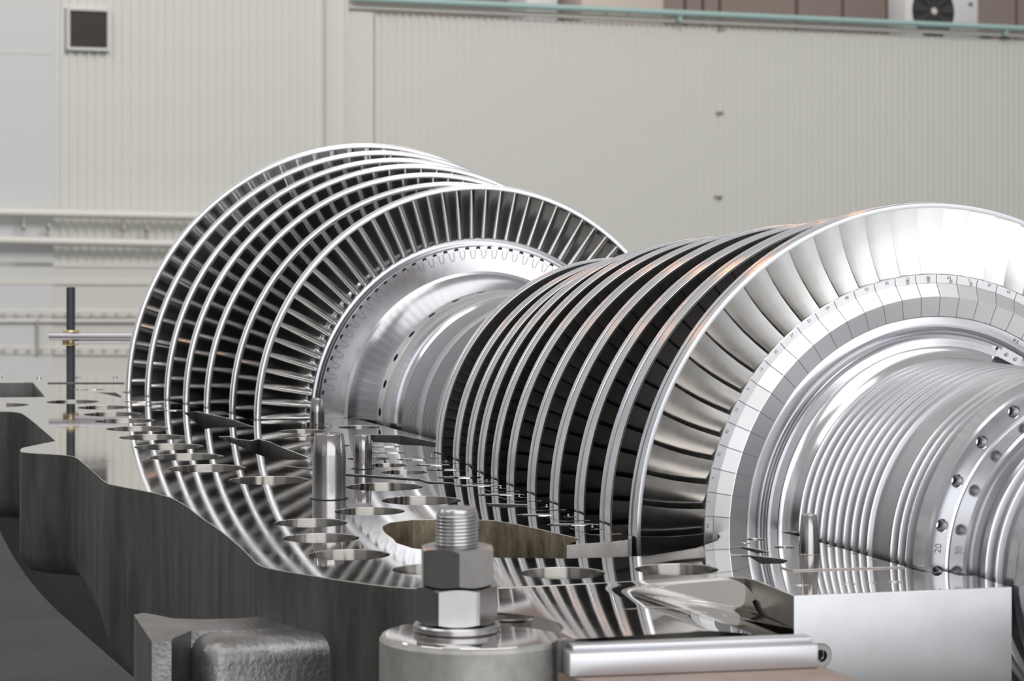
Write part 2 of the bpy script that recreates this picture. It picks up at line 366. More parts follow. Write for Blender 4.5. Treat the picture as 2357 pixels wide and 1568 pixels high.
# ------------------------------------------------------------------ rotor
rot = empty('turbine_rotor', ORG, TH)
tag(rot, 'steam turbine rotor with bright bladed rings lying in the lower casing', 'turbine rotor')
NL = [(.7553, 7.845, .024), (.7298, 7.680, .024), (.7047, 7.523, .022), (.6849, 7.358, .022), (.6571, 7.211, .022), (.6290, 7.022, .020), (.6208, 6.770, .022)]
NR = [(.4483, 5.732, .022), (.4535, 5.587, .024), (.4656, 5.4616, .022), (.4900, 5.310, .024), (.5051, 5.1767, .023), (.5117, 5.057, .026), (.5234, 4.898, .028), (.5397, 4.7227, .029), (.5468, 4.5682, .031), (.5613, 4.398, .034), (.5800, 4.2153, .034)]
NR = [(r_, s_, w_ + (.014 if r_ < .57 else 0)) for r_, s_, w_ in NR]
prof = [(8.8, 0), (8.8, .22), (8.05, .22), (8.02, .44), (7.97, .50), (6.83, .474), (6.80, .4856), (6.764, .4856), (6.760, .4830), (6.759, .477), (6.785, .476), (6.785, .472), (6.756, .471), (6.756, .469), (6.775, .4685), (6.775, .466), (6.752, .465), (6.7485, .4625), (6.7485, .394),
        (6.744, .386), (6.73, .376), (6.70, .364), (6.66, .353), (6.63, .3465), (6.612, .3435), (6.610, .338), (6.602, .338), (6.600, .3475), (6.598, .3485), (6.543, .3485), (6.541, .3475), (6.541, .338), (6.50, .334), (6.475, .332), (6.472, .3375), (6.45, .3375), (6.445, .331), (6.438, .326)]
s = 6.432
while s > 5.86:
    if abs(s - 6.29) < .008 or abs(s - 6.13) < .008: prof += [(s + .001, .335), (s - .018, .335), (s - .02, .326)]; s -= .03; continue
    prof += [(s, .3305), (s - .005, .3305), (s - .0055, .324), (s - .0105, .324)]; s -= .011
prof += [(5.85, .335), (5.80, .338), (5.785, .35), (5.78, .375), (4.27, .446), (4.262, .452), (4.25, .452), (4.25, .381),
         (4.2045, .381), (4.2030, .379), (4.2010, .366), (4.2015, .361), (4.206, .3565), (4.212, .3545), (4.214, .352), (4.208, .3485), (4.1975, .3475), (4.1960, .346), (4.1965, .3400), (4.1915, .3395), (4.1900, .3265), (4.1870, .3255), (4.186, .3225), (4.1800, .3130), (4.172, .3055), (4.164, .300), (4.156, .2965)]
def fin(s, R=.3055, b=.2945): return [(s + .0055, b), (s + .0028, R - .002), (s + .0020, R), (s - .0020, R), (s - .0028, R - .002), (s - .0055, b)]
for j in range(10): prof += fin(4.1475 - .0287 * j)
prof += [(3.880, .2945), (3.878, .2985), (3.820, .2985), (3.818, .2945)]
for s in (3.807, 3.7805, 3.755): prof += fin(s)
prof += [(3.735, .2935), (3.716, .2935), (3.714, .311), (3.711, .3145), (3.671, .3145), (3.667, .311), (3.667, .280), (3.6655, .2765), (3.619, .2755), (3.615, .272), (3.613, .247), (3.600, .244)]
for s in (3.588, 3.556): prof += fin(s, .254, .244)
prof += [(3.545, .244), (3.487, .244), (3.485, .262), (3.47, .264), (3.44, .262), (3.438, .244), (2.9, .24), (2.9, 0)]
sft = part('shaft', *lathe_x(prof, 220), [M_shaft, M_lab, M_groove], rot, angle=22)
for q in sft.data.polygons:
    x_ = q.center.x + S0; r_ = math.hypot(q.center.y, q.center.z)
    q.material_index = 1 if (3.738 < x_ < 4.150 and r_ < .3035) or (3.54 < x_ < 3.60 and r_ < .252) or 5.86 < x_ < 6.44 else (2 if 6.541 < x_ < 6.60 and r_ > .34 else 0)
# root platforms of the nearest row
pp = [(4.262, .452), (4.262, .4585), (4.2155, .4585), (4.2140, .457), (4.2140, .4425), (4.2125, .4405), (4.1985, .4175), (4.1982, .4165), (4.2035, .3812), (4.25, .381)]
v, f, mi = [], [], []; k = len(pp)
for i in range(66):
    for d_ in (-.11, .11):
        t = math.radians(3.85 + 360 / 66 * i + d_); v += [(s_ - S0, R * math.cos(t), R * math.sin(t)) for s_, R in pp]
for j in range(132):
    a, b = j * k, ((j + 1) % 132) * k
    for i in range(k): f.append((a + i, a + (i + 1) % k, b + (i + 1) % k, b + i)); mi.append(1 if j % 2 == 0 and i in (3, 4, 5, 7) else 0)
pr = part('root_platform_ring', v, f, [M_plat, M_ink], rot, smooth=False)
for q, m_ in zip(pr.data.polygons, mi): q.material_index = m_
# fir-tree joints in the front disc of the far blade group
ln = []; fir = [(.4540, .0040), (.4515, .0078), (.4485, .0084), (.4466, .0056), (.4440, .0050), (.4422, .0072), (.4395, .0078), (.4378, .0052), (.4358, .0032), (.4335, .0046), (.4310, .0040), (.4303, 0)]
for i in range(90):
    t0 = math.radians(2.8 + 4 * i)
    P = [(R, d) for R, d in fir] + [(R, -d) for R, d in fir[-2::-1]]
    for (Ra, da), (Rb, db) in zip(P[:-1], P[1:]):
        L = math.hypot(Rb - Ra, db - da); nx, ny = -(db - da) / L * .0007, (Rb - Ra) / L * .0007
        q = [(Ra + nx, da + ny), (Rb + nx, db + ny), (Rb - nx, db - ny), (Ra - nx, da - ny)]
        ln.append(([(6.7480 - S0, R * math.cos(t0 + d / R), R * math.sin(t0 + d / R)) for R, d in q], [(0, 1, 2, 3)]))
part('fir_tree_joint', *join(*ln), M_ink, rot, smooth=False)
nt_ = []
for i in range(90):
    t0 = math.radians(.8 + 4 * i); R0 = .4582
    q = [(.0046, 0), (.0042, .0046), (.0006, .0064), (-.0035, .0045), (-.0020, .0020), (-.0012, 0), (-.0020, -.0020), (-.0035, -.0045), (.0006, -.0064), (.0042, -.0046)]
    nt_.append(([(6.7478 - S0, (R0 + a) * math.cos(t0 + b / R0), (R0 + a) * math.sin(t0 + b / R0)) for a, b in q], [tuple(range(10))]))
part('root_notch', *join(*nt_), M_black, rot, smooth=False)
# threaded holes in the balance flange and balance holes in the seal collar, drilled into the shaft
cut = []
for k in range(8):
    t = math.radians(-.6 + 14.78 * k); y, z = .2945 * math.cos(t), .2945 * math.sin(t)
    v, f = lathe_x([(S0 - .02, 0), (S0 - .02, .0135), (S0 + .0006, .0112), (S0 + .0016, .0100), (S0 + .030, .0096), (S0 + .034, 0)], 28); cut.append(([(a + 3.667 - S0, b + y, c + z) for a, b, c in v], f))
for k in range(9):
    t = math.radians(4.6 + 12.5 * k); v, f = lathe_z([(0, -.03), (.0115, -.03), (.0115, .02), (0, .02)], 24); c_, s_ = math.cos(t), math.sin(t)
    cut.append(([(6.571 - S0 + a, (.3487 + z) * c_ - b * s_, (.3487 + z) * s_ + b * c_) for a, b, z in v], f))
cm = mesh('cutter', *join(*cut), M_thread, False); bm = bmesh.new(); bm.from_mesh(cm); bmesh.ops.remove_doubles(bm, verts=bm.verts, dist=1e-6); bmesh.ops.recalc_face_normals(bm, faces=bm.faces); bm.to_mesh(cm); bm.free()
co = bpy.data.objects.new('cutter', cm); C.objects.link(co); co.parent = rot
bm = bmesh.new(); bm.from_mesh(sft.data); bmesh.ops.remove_doubles(bm, verts=bm.verts, dist=1e-6); bmesh.ops.recalc_face_normals(bm, faces=bm.faces); bm.to_mesh(sft.data); bm.free()
md = sft.modifiers.new('holes', 'BOOLEAN'); md.object = co; md.solver = 'EXACT'; md.operation = 'DIFFERENCE'
bpy.context.view_layer.update()
me = bpy.data.meshes.new_from_object(sft.evaluated_get(bpy.context.evaluated_depsgraph_get())); sft.modifiers.clear(); sft.data = me
bpy.data.objects.remove(co)
# key plate with two screws in the disc groove
t = math.radians(115.5); kp = [(r_, math.radians(q)) for r_, q in ((.347, 111.6), (.327, 110.9), (.327, 119.5), (.347, 119.2))]
v = []
for s_ in (4.1915, 4.178):
    v += [(s_ - S0, r_ * math.cos(q), r_ * math.sin(q)) for r_, q in kp]
kpo = part('key_plate', v, [(0, 1, 2, 3), (4, 5, 6, 7), (0, 1, 5, 4), (1, 2, 6, 5), (2, 3, 7, 6), (3, 0, 4, 7)], M_key, rot, smooth=False)
for q in (113.5, 117):
    a = math.radians(q); part('screw_head', *[x for x in lathe_x([(S0 - .003, 0), (S0 - .003, .0035), (S0, .0042)], 16)], M_nut, kpo, (4.178 - S0, .337 * math.cos(a), .337 * math.sin(a)))
# shroud rings
def shroud(rin, sf, wd, t, grooved):
    if grooved:
        ro = rin + t
        p = [(sf, rin), (sf - .0002, rin + .001), (sf, ro - .0008), (sf + .0008, ro), (sf + .52 * wd, ro + .0004), (sf + .53 * wd, ro - .006), (sf + .64 * wd, ro - .006), (sf + .65 * wd, ro + .0008), (sf + .70 * wd, ro + .0016), (sf + .97 * wd, ro + .0016), (sf + wd, ro + .0006), (sf + wd, rin)]
    else:
        ro = rin + t
        p = [(sf + .002, rin - .0015), (sf, rin + .0005), (sf - .0006, rin + .006), (sf + .0005, ro - .003), (sf + .004, ro - .0006), (sf + .45 * wd, ro), (sf + .47 * wd, ro - .0015), (sf + .53 * wd, ro - .0015), (sf + .55 * wd, ro), (sf + wd - .003, ro - .001), (sf + wd, ro - .004), (sf + wd, rin)]
    return p
for (rin, sf, wd) in NL: part('shroud_ring', *lathe_x(shroud(rin, sf, wd + .007, .0140, False), 200, True), M_ringl, rot, angle=25)
for (rin, sf, wd) in NR: part('shroud_ring', *lathe_x(shroud(rin, sf, wd, .0085 if rin > .57 else .0042, True), 200, True), M_ring, rot, angle=25)
# blades
def sec_exit(r, k, b, cax, T, n=9):      # thin trailing edge toward the viewer
    cam_, th = [], []
    for i in range(n):
        v = i / (n - 1); x = cax * v; tau = cax * (-k * (v - v * v / 2) + b * v * v / 2); m = -k * (1 - v) + b * v
        h = .0009 + T * (math.sin(PI * min(1, v ** .8)) ** .8 if 0 < v < 1 else 0) + (.0018 * v if v < 1 else 0)
        cam_.append((x, tau, m, h))
    return cam_
def sec_lead(r, b, k, cax, T):           # thick round leading edge toward the viewer
    cam_ = []; v0 = T / cax
    for v in (0, v0 * .08, v0 * .3, v0 * .65, v0, v0 + (1 - v0) * .22, v0 + (1 - v0) * .45, v0 + (1 - v0) * .72, 1):
        x = cax * v; tau = cax * (b * (v - v * v / 2) + k * v * v / 2); m = b * (1 - v) + k * v
        h = T * (math.sqrt(max(0, 1 - (1 - v / v0) ** 2)) if v < v0 else 1 - .9 * (v - v0) / (1 - v0)) + .0003
        cam_.append((x, tau, m, h))
    return cam_
BOW = [0]
def blade_mesh(rows):                    # rows = [(r, camber list, sf)] from root to tip; (x,y,z) at angle 0
    v, f = [], []; n = 2 * len(rows[0][1])
    for r, c, sf in rows:
        up, lo = [], []
        for x, tau, m, h in c:
            q = math.hypot(1, m); nx, ny = -m / q, 1 / q
            up.append((x + nx * h, tau + ny * h)); lo.append((x - nx * h, tau - ny * h))
        qq = (r - rows[0][0]) / (rows[-1][0] - rows[0][0])
        for x, tau in up + lo[::-1]:
            th = (tau + BOW[0] * math.sin(PI * qq)) / r; v.append((sf + x - S0, r * math.cos(th), r * math.sin(th)))
    for j in range(len(rows) - 1):
        for i in range(n): f.append((j * n + i, j * n + (i + 1) % n, (j + 1) * n + (i + 1) % n, (j + 1) * n + i))
    return v, f
def row_R(i):
    rin, sf, wd = NR[i]; last = i == len(NR) - 1
    hub = .4585 if last else .378 + (.446 - .378) * (5.78 - sf - .03) / 1.51 - .003
    rows = []
    for q in (0, .1, .25, .5, .75, 1.0):
        r = hub + (rin + .001 - hub) * q
        if last:
            pit = 2 * PI * r / 66; cax = .037
            rows.append((r, sec_exit(r, 3.1 + .7 * q, .6 - .9 * q, cax, .0036 - .0014 * q), sf + .003 + .004 * math.sin(PI * q) - .003 * (1 - q)))
        else:
            rows.append((r, sec_exit(r, 2.7 + .6 * q, .5 - .9 * q, .034 if i > 5 else .027, .0032), sf + .004))
    return rows
CNT_R = [124, 120, 120, 126, 120, 94, 94, 86, 78, 78, 66]
PH_R = [10.38, 13.27, 0, 21.63, 1, 14.87, 14.44, 2, 36.39, 32.06, 3.85 - 3.9]
CNT_L = [82, 68, 76, 86, 88, 90, 90]
PH_L = [2.28, 1.99, 0, 3.88, 1, 12.68, .05]
def row_L(i):
    rin, sf, wd = NL[i]; hub = .484 if i == 6 else .49; rows = []
    for q in (0, .12, .35, .6, .85, 1.0):
        r = hub + (rin + .001 - hub) * q
        rows.append((r, sec_lead(r, -.45 + .70 * q, 1.9 + .9 * q, .054 - .016 * q, (.0078 - .0052 * q) if i == 6 else (.0064 - .0036 * q)), sf + .006 - .002 * q))
    return rows
bulk_v, bulk_f, bulk_m = [], [], []; n_exit = 0
def add_bulk(vf, t):
    c, s_ = math.cos(t), math.sin(t); o = len(bulk_v)
    bulk_v.extend((x, y * c - z * s_, y * s_ + z * c) for x, y, z in vf[0]); bulk_f.extend(tuple(k + o for k in q) for q in vf[1])
def inst(me, t):
    o = bpy.data.objects.new('blade', me); C.objects.link(o); o.parent = rot; o.rotation_euler = (t, 0, 0); return o
n_ind = 0
for i in range(11):
    BOW[0] = -.0030 if i == 10 else -.001
    vf = blade_mesh(row_R(i)); N = CNT_R[i]; stp = 2 * PI / N; ph = math.radians(PH_R[i]) % stp
    lo, hi = {10: (-.13, 2.1), 9: (-.05, 1.25), 8: (-.05, 1.0)}.get(i, (9, 9))
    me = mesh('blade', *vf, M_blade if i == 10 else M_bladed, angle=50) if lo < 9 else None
    for j in range(N):
        t = ph + stp * j; t = t if t < 4.5 else t - 2 * PI
        if lo < t < hi: inst(me, t); n_ind += 1
        elif -.6 < t < PI + .6: add_bulk(vf, t)
n_exit = len(bulk_f)
for i in range(7):
    BOW[0] = 0
    vf = blade_mesh(row_L(i)); N = CNT_L[i]; stp = 2 * PI / N; ph = math.radians(PH_L[i]) % stp
    lo, hi = (-.05, 2.42) if i == 6 else (9, 9)
    me = mesh('blade', *vf, M_bladel, angle=50) if lo < 9 else None
    for j in range(N):
        t = ph + stp * j; t = t if t < 4.5 else t - 2 * PI
        if lo < t < hi and n_ind < 100: inst(me, t); n_ind += 1
        elif -.6 < t < PI + .6: add_bulk(vf, t)
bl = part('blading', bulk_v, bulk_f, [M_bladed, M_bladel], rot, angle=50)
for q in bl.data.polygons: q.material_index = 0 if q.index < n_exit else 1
bl = bl; tag(bl, kind='stuff', label='remaining blades of the rows behind the nearest rings')
# stamped numbers
def text_mesh(txt, size):
    cu = bpy.data.curves.new('t', 'FONT'); cu.body = txt; cu.size = size; cu.align_x = 'CENTER'; cu.align_y = 'CENTER'; cu.extrude = .0001
    tmp = bpy.data.objects.new('tmp', cu); C.objects.link(tmp); dg = bpy.context.evaluated_depsgraph_get()
    me = bpy.data.meshes.new_from_object(tmp.evaluated_get(dg)); bpy.data.objects.remove(tmp); bpy.data.curves.remove(cu)
    me.materials.clear(); me.materials.append(M_ink); return me
def stamp(txt, size, s_, R, deg, parent, name='stamped_number'):
    t = math.radians(deg); o = link(name, text_mesh(txt, size), parent)
    rad = Vector((0, math.cos(t), math.sin(t))); rt = Vector((0, -math.sin(t), math.cos(t))) * 1.0   # text up = outward, reading clockwise as seen from the front
    nrm = rt.cross(rad); o.matrix_local = Matrix((( *[rt.x, rad.x, nrm.x], s_ - S0), (*[rt.y, rad.y, nrm.y], R * math.cos(t)), (*[rt.z, rad.z, nrm.z], R * math.sin(t)), (0, 0, 0, 1)))
    return o
for i, tx in enumerate(('69', '7', '9', '30', '40', '55', '6', '13', '25', '27', '51', '59', '48', '53', '45', '52', '66', '64', '2', '37', '44')):
    stamp(tx, .0080, 4.2136, .4515, 1.3 + 5.4545 * i + .4, rot)
stamp('20', .016, 3.6665, .2945, 7.0, rot); stamp('0 2', .009, 4.2008, .3725, 117, rot)
for dg_, tx in ((83.5, 'б'), (89, 'б'), (95, 'б'), (100.5, 'б')): stamp(tx, .010, 4.2118, .4455, dg_, rot, 'stamped_mark')

# ------------------------------------------------------------------ lower casing
cas = empty('turbine_casing', ORG, TH)
tag(cas, 'lower half of the turbine casing, polished flat joint face drilled with large bolt holes', 'turbine casing')
OUT = [(8.75, 1.42), (7.42, 1.42), (7.33, 1.36), (7.283, 1.24), (7.252, 1.196), (7.143, 1.192), (6.36, 1.244), (6.345, 1.248), (6.345, 1.248), (6.33, 1.262), (6.215, 1.345), (6.197, 1.354), (6.13, 1.368), (6.089, 1.364), (5.99, 1.27), (5.906, 1.27), (5.384, 1.307), (5.338, 1.298), (5.141, 1.237), (5.005, 1.231), (4.754, 1.249), (4.588, 1.256), (4.29, 1.28), (4.125, 1.30), (4.094, 1.30), (4.05, 1.293), (3.958, 1.25), (3.888, 1.22), (3.766, 1.145), (3.738, 1.014)]
OUTs = chaikin(OUT, 2)
inner = [(3.731, .837), (3.729, .66), (3.722, .635), (3.705, .615), (3.674, .611), (3.514, .623), (3.479, .270), (3.527, .270), (3.60, .262), (3.611, .285), (3.66, .285), (3.665, .322), (3.72, .322), (3.735, .318), (4.142, .316), (4.20, .322), (4.215, .36), (4.225, .40), (4.238, .428), (4.20, .437), (4.17, .447), (4.119, .477), (4.045, .551), (3.984, .665), (4.002, .806), (4.048, .904), (4.12, .962), (4.208, 1.004), (4.28, 1.010), (4.337, .999), (4.41, .99), (4.456, .981), (4.51, .965), (4.553, .937), (4.582, .886), (4.575, .846), (4.555, .793), (4.518, .746), (4.44, .724), (4.359, .71), (4.226, .691), (4.155, .743), (4.157, .728), (4.162, .712), (4.167, .661), (4.18, .62), (4.204, .602)]
gp = .012
for i in range(10, -1, -1):
    rin, sf, wd = NR[i]; inner += [(sf - .005 if i < 10 else sf + .01, rin + gp), (sf + wd + .01, rin + gp)]
inner += [(5.79, .45), (5.80, .40), (5.83, .352), (6.66, .370), (6.735, .385), (6.745, .645), (6.80, .648)]
for i in range(5, -1, -1):
    rin, sf, wd = NL[i]; inner += [(sf - .02, rin + .022), (sf + wd + .02, rin + .022)]
inner += [(7.95, .42), (8.75, .42)]
HOLES = [(5.601, 1.04, .0845), (5.86, 1.027, .0838), (6.113, 1.014, .0818), (6.37, 1.0, .0813), (6.617, .987, .079), (6.859, .972, .0791), (7.083, .962, .0769), (7.318, .941, .0733), (7.55, .988, .0763), (7.50, 1.20, .075),
         (5.32, .972, .0846), (5.119, .777, .0789), (4.865, .778, .0781), (4.73, .925, .0659), (4.599, 1.076, .0664), (4.389, 1.116, .0668), (4.168, 1.129, .0677), (3.957, 1.05, .065), (3.85, .867, .0672), (3.826, .68, .0665),
         (6.465, .435, .055), (6.40, .605, .060), (6.204, .655, .0463), (5.684, .643, .0483), (6.01, .633, .0404), (5.528, .645, .0452), (5.376, .653, .0497)]
P1 = [(6.332, .839), (6.335, .813), (6.26, .815), (6.204, .79), (6.24, .762), (6.143, .753), (6.006, .762), (5.80, .765), (5.735, .768), (5.705, .8), (5.732, .844), (5.789, .858), (6.0, .855), (6.095, .848), (6.20, .85)]
P2 = [(7.066, .765), (7.094, .722), (7.047, .714), (6.968, .706), (6.87, .692), (6.80, .69), (6.70, .69), (6.56, .69), (6.567, .71), (6.575, .798), (6.546, .828), (6.70, .81)]
P3 = [(6.252, .477), (6.258, .458), (6.22, .40), (6.007, .375), (5.90, .40), (5.883, .419), (5.928, .430), (5.971, .473), (6.028, .480), (6.058, .518)]
P4 = [(5.60, .865), (5.50, .815), (5.393, .779), (5.241, .662), (5.187, .661), (5.146, .621), (5.115, .628), (5.138, .674), (5.190, .676), (5.34, .795), (5.465, .827), (5.585, .872)]
BACKREC = [(8.40, 1.25), (8.426, 1.067), (8.39, .968), (7.758, 1.034), (7.763, 1.071), (7.787, 1.164), (7.80, 1.25)]
BACKSLOT = [(8.374, .922), (8.29, .69), (8.194, .709), (8.277, .938)]
FARLENS = [(7.9, .867), (7.852, .848), (7.665, .824), (7.713, .812), (7.874, .80)]
PK = [((5.948, .545), (5.937, .505)), ((5.809, .585), (5.791, .535)), ((5.633, .571), (5.617, .535)), ((5.505, .571), (5.488, .532)), ((5.397, .575), (5.379, .534)), ((5.242, .602), (5.222, .550)), ((5.079, .616), (5.059, .561)), ((4.909, .625), (4.89, .573)), ((4.573, .665), (4.556, .618)), ((4.418, .662), (4.397, .608))]
PKF = [((8.019, .881), (8.0, .83)), ((7.493, .83), (7.476, .785)), ((7.338, .817), (7.321, .775)), ((7.162, .816), (7.139, .765))]
LENS = [(4.775, .672), (4.73, .682), (4.69, .665), (4.70, .615), (4.735, .605)]
SCR = [(5.752, .490), (5.611, .492), (5.481, .508), (5.353, .520), (5.221, .534), (5.068, .548), (4.898, .558), (4.722, .570), (4.568, .588), (4.403, .597)]
RH = [(4.114, .404, .016), (4.072, .444, .010), (4.005, .401, .018), (3.603, .567, .011), (3.59, .492, .011), (3.59, .452, .008), (3.584, .414, .011)]
RLENS = [(3.952, .532), (3.946, .508), (3.925, .490), (3.885, .468), (3.83, .456), (3.826, .494), (3.834, .525), (3.915, .508), (3.936, .53)]
RSLOT = [(4.036, .480), (4.036, .464), (4.003, .456), (3.955, .450), (3.951, .478), (4.0, .476)]
loops = [OUTs + inner] + [circ(*h) for h in HOLES] + [P1, P2, P3, P4, BACKREC, BACKSLOT, FARLENS, LENS, RLENS, RSLOT]
loops += [capsule(a, b, .019) for a, b in PK] + [capsule(a, b, .020) for a, b in PKF] + [circ(*h, 24) for h in RH]
PINS = [(4.955, .942, .0333, .0290, .130, .088), (5.476, .718, .0206, .0180, .075, .042), (6.496, .54, .0187, .0150, .076, .040), (3.902, .406, .0178, .0133, .069, .0)]
def near_out(x, y):
    best = 9
    for i in range(len(OUTs) - 1):
        ax, ay = OUTs[i]; bx, by = OUTs[i + 1]; dx, dy = bx - ax, by - ay; L = dx * dx + dy * dy or 1e-9
        t = max(0, min(1, ((x - ax) * dx + (y - ay) * dy) / L)); best = min(best, math.hypot(x - ax - t * dx, y - ay - t * dy))
    return best
def srt(c, n):
    if n.z > .3: return 0
    x, y = c.x + S0, c.y
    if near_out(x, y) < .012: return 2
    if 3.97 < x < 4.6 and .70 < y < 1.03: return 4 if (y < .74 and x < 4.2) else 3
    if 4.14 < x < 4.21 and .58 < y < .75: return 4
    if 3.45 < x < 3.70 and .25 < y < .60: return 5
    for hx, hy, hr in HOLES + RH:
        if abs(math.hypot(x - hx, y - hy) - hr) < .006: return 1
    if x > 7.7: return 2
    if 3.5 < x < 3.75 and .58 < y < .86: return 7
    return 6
sh = lambda lp: [(x - S0, y) for x, y in lp]
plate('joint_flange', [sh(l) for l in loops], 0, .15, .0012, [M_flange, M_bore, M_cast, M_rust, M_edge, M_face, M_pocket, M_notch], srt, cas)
# outer wall of the casting below the flange
def bottom(s_):
    K = [(8.8, -.30), (6.4, -.29), (6.0, -.285), (5.5, -.32), (5.25, -.42), (5.05, -.62), (4.6, -.85), (3.7, -.9)]
    for (a, za), (b, zb_) in zip(K[:-1], K[1:]):
        if a >= s_ >= b: return za + (zb_ - za) * (a - s_) / (a - b)
    return -.9
v, f = [], []; wl_pts = OUTs; k = 8
for i, (x, y) in enumerate(wl_pts):
    a, b = wl_pts[max(0, i - 1)], wl_pts[min(len(wl_pts) - 1, i + 1)]; dx, dy = b[0] - a[0], b[1] - a[1]; L = math.hypot(dx, dy) or 1; nx, ny = -dy / L, dx / L
    if ny < 0 and False: nx, ny = -nx, -ny
    zb_ = bottom(x)
    for off, z in ((.0008, -.0016), (.0008, -.149), (.0008, zb_ + .05), (-.006, zb_ + .025), (-.022, zb_ + .008), (-.05, zb_), (-.18, zb_ - .015), (-.45, zb_ - .05)):
        v.append((x - S0 - (nx * off if off > 0 else 0), y + (-ny * off if off > 0 else off), z))
for i in range(len(wl_pts) - 1): f += [(i * k + j, i * k + j + 1, (i + 1) * k + j + 1, (i + 1) * k + j) for j in range(k - 1)]
part('side_wall', v, f, M_cast, cas, angle=50)
# front wall under the flange edge and boss side
part('front_wall', [(3.766 - S0, 1.145, -.149), (3.738 - S0, 1.014, -.149), (3.729 - S0, .60, -.149), (3.766 - S0, 1.145, -.9), (3.738 - S0, 1.014, -.9), (3.729 - S0, .60, -.9)], [(0, 1, 4, 3), (1, 2, 5, 4)], M_cast, cas, smooth=False)
# belly of the lower casing
v, f = [], []; nb = 40; bp = [(8.5, .9), (8.3, 1.12), (7.9, 1.2), (5.4, 1.2), (5.0, 1.12), (4.8, .9)]
for j in range(nb + 1):
    t = PI * j / nb
    for s_, R in bp: v.append((s_ - S0, R * math.cos(t), -.16 - R * .72 * math.sin(t)))
for j in range(nb): f += [(j * 6 + i, j * 6 + i + 1, j * 6 + 7 + i, j * 6 + 6 + i) for i in range(5)]
part('lower_shell', v, f, M_cast, cas, angle=60)
# ledge in front of the flange edge
BZ = -.0125
BS, BU = joint(1052, 1452, BZ)
OS, OU = joint(1093, 1458, BZ)
def sm(t): t = min(1, max(0, t)); return t * t * t * (t * (6 * t - 15) + 10)
def zl(s_, u):
    d = max(0, 3.729 - s_)
    return -.012 * d - .050 * sm(d / .10) * min(1, max(0, (.86 - u) / .25)) ** 1.3
v, f = [], []; ns, nu = 90, 48; edge = []
for i in range(ns + 1):
    s_ = 3.7290 - .43 * (i / ns) ** 1.2
    um = .617 + .006 * min(1, (3.73 - s_) / .2)
    if s_ > 3.674: um = .611 + .05 * ((s_ - 3.674) / .055) ** 2
    if s_ < 3.505: um = .722
    uM = OU - math.sqrt(max(0, .124 ** 2 - (s_ - OS) ** 2)) if abs(s_ - OS) < .124 else (1.12 if s_ > OS else OU)
    uM = min(uM, 1.12 if s_ > OS else 1.06); edge.append((s_, uM))
    for j in range(nu + 1):
        u = um + (uM - um) * j / nu; v.append((s_ - S0, u, zl(s_, u) - .0006))
for i in range(ns): f += [(i * (nu + 1) + j, i * (nu + 1) + j + 1, (i + 1) * (nu + 1) + j + 1, (i + 1) * (nu + 1) + j) for j in range(nu)]
part('sloping_ledge', v, f, M_flange, cas, angle=80)
part('ledge_skirt', [(x - S0, y, z) for x, y in edge for z in (zl(x, y) - .0006, -.3)], [(2 * i, 2 * i + 1, 2 * i + 3, 2 * i + 2) for i in range(len(edge) - 1)], M_flange, cas, angle=50)
part('lower_ledge', *prism([(x - S0, y) for x, y in ((3.40, .722), (3.40, .95), (3.2995, 1.0), (3.2995, 1.085), (3.24, 1.075), (3.0, .98), (2.8, .80), (2.8, .722))], -.9, -.0505), M_brownst, cas, smooth=False)
part('ledge_side', [(3.44 - S0, 1.084, -.05), (3.2995 - S0, 1.085, -.006), (3.2995 - S0, 1.085, -.9), (3.44 - S0, 1.084, -.9), (3.2995 - S0, .722, -.035), (3.2995 - S0, .722, -.9), (3.5055 - S0, .722, -.035), (3.5055 - S0, .722, -.9)], [(0, 1, 2, 3), (1, 4, 5, 2), (4, 6, 7, 5)], M_cast, cas, smooth=False)
# end block face below the notch
bf = [(3.5145 - S0, .623), (3.4795 - S0, .268)]
vv = []
for z, in_ in ((-.149, 0), (-.30, .0), (-1.2, -.004)):
    vv += [(bf[0][0], bf[0][1], z), (bf[1][0], bf[1][1] - in_ * 2, z)]
part('end_face', vv, [(0, 1, 3, 2), (2, 3, 5, 4)], M_face, cas, smooth=False)
# stud boss
part('stud_boss', *lathe_z([(0, BZ - .0007), (.126, BZ - .0007), (.131, BZ - .002), (.134, BZ - .007), (.135, -.3), (.137, -.9)], 90), M_boss, cas, (OS - S0, OU, 0), angle=30)
part('boss_seat', *lathe_z([(0, BZ), (.1255, BZ), (.126, BZ - .0007)], 90), M_flange, cas, (OS - S0, OU, 0))
# lug
LUG = [(4.195, 1.488), (4.207, 1.469), (4.184, 1.456), (4.134, 1.435), (4.109, 1.39), (4.101, 1.342), (4.11, 1.28), (4.0, 1.24), (3.981, 1.357), (4.009, 1.434), (3.948, 1.477), (3.921, 1.485), (3.928, 1.514)]
lug = part('lifting_lug', *prism([(x - S0, y) for x, y in LUG], -.75, -.085), M_lug, cas, angle=30)
bevbox('lug_web', (3.915 - S0, 4.07 - S0, 1.19, 1.435, -.9, -.0875), M_lug, .034, cas, seg=6)
# mirrored joint face on the far side of the rotor
part('far_flange', *prism([(3.5 - S0, -.30), (3.5 - S0, -1.15), (5.4 - S0, -1.25), (8.75 - S0, -1.4), (8.75 - S0, -.85), (6.78 - S0, -.66), (6.74 - S0, -.40), (5.82 - S0, -.36), (5.78 - S0, -.48), (4.26 - S0, -.61), (4.2 - S0, -.34), (3.62 - S0, -.30)], -.15, 0), M_flange, cas, smooth=False)
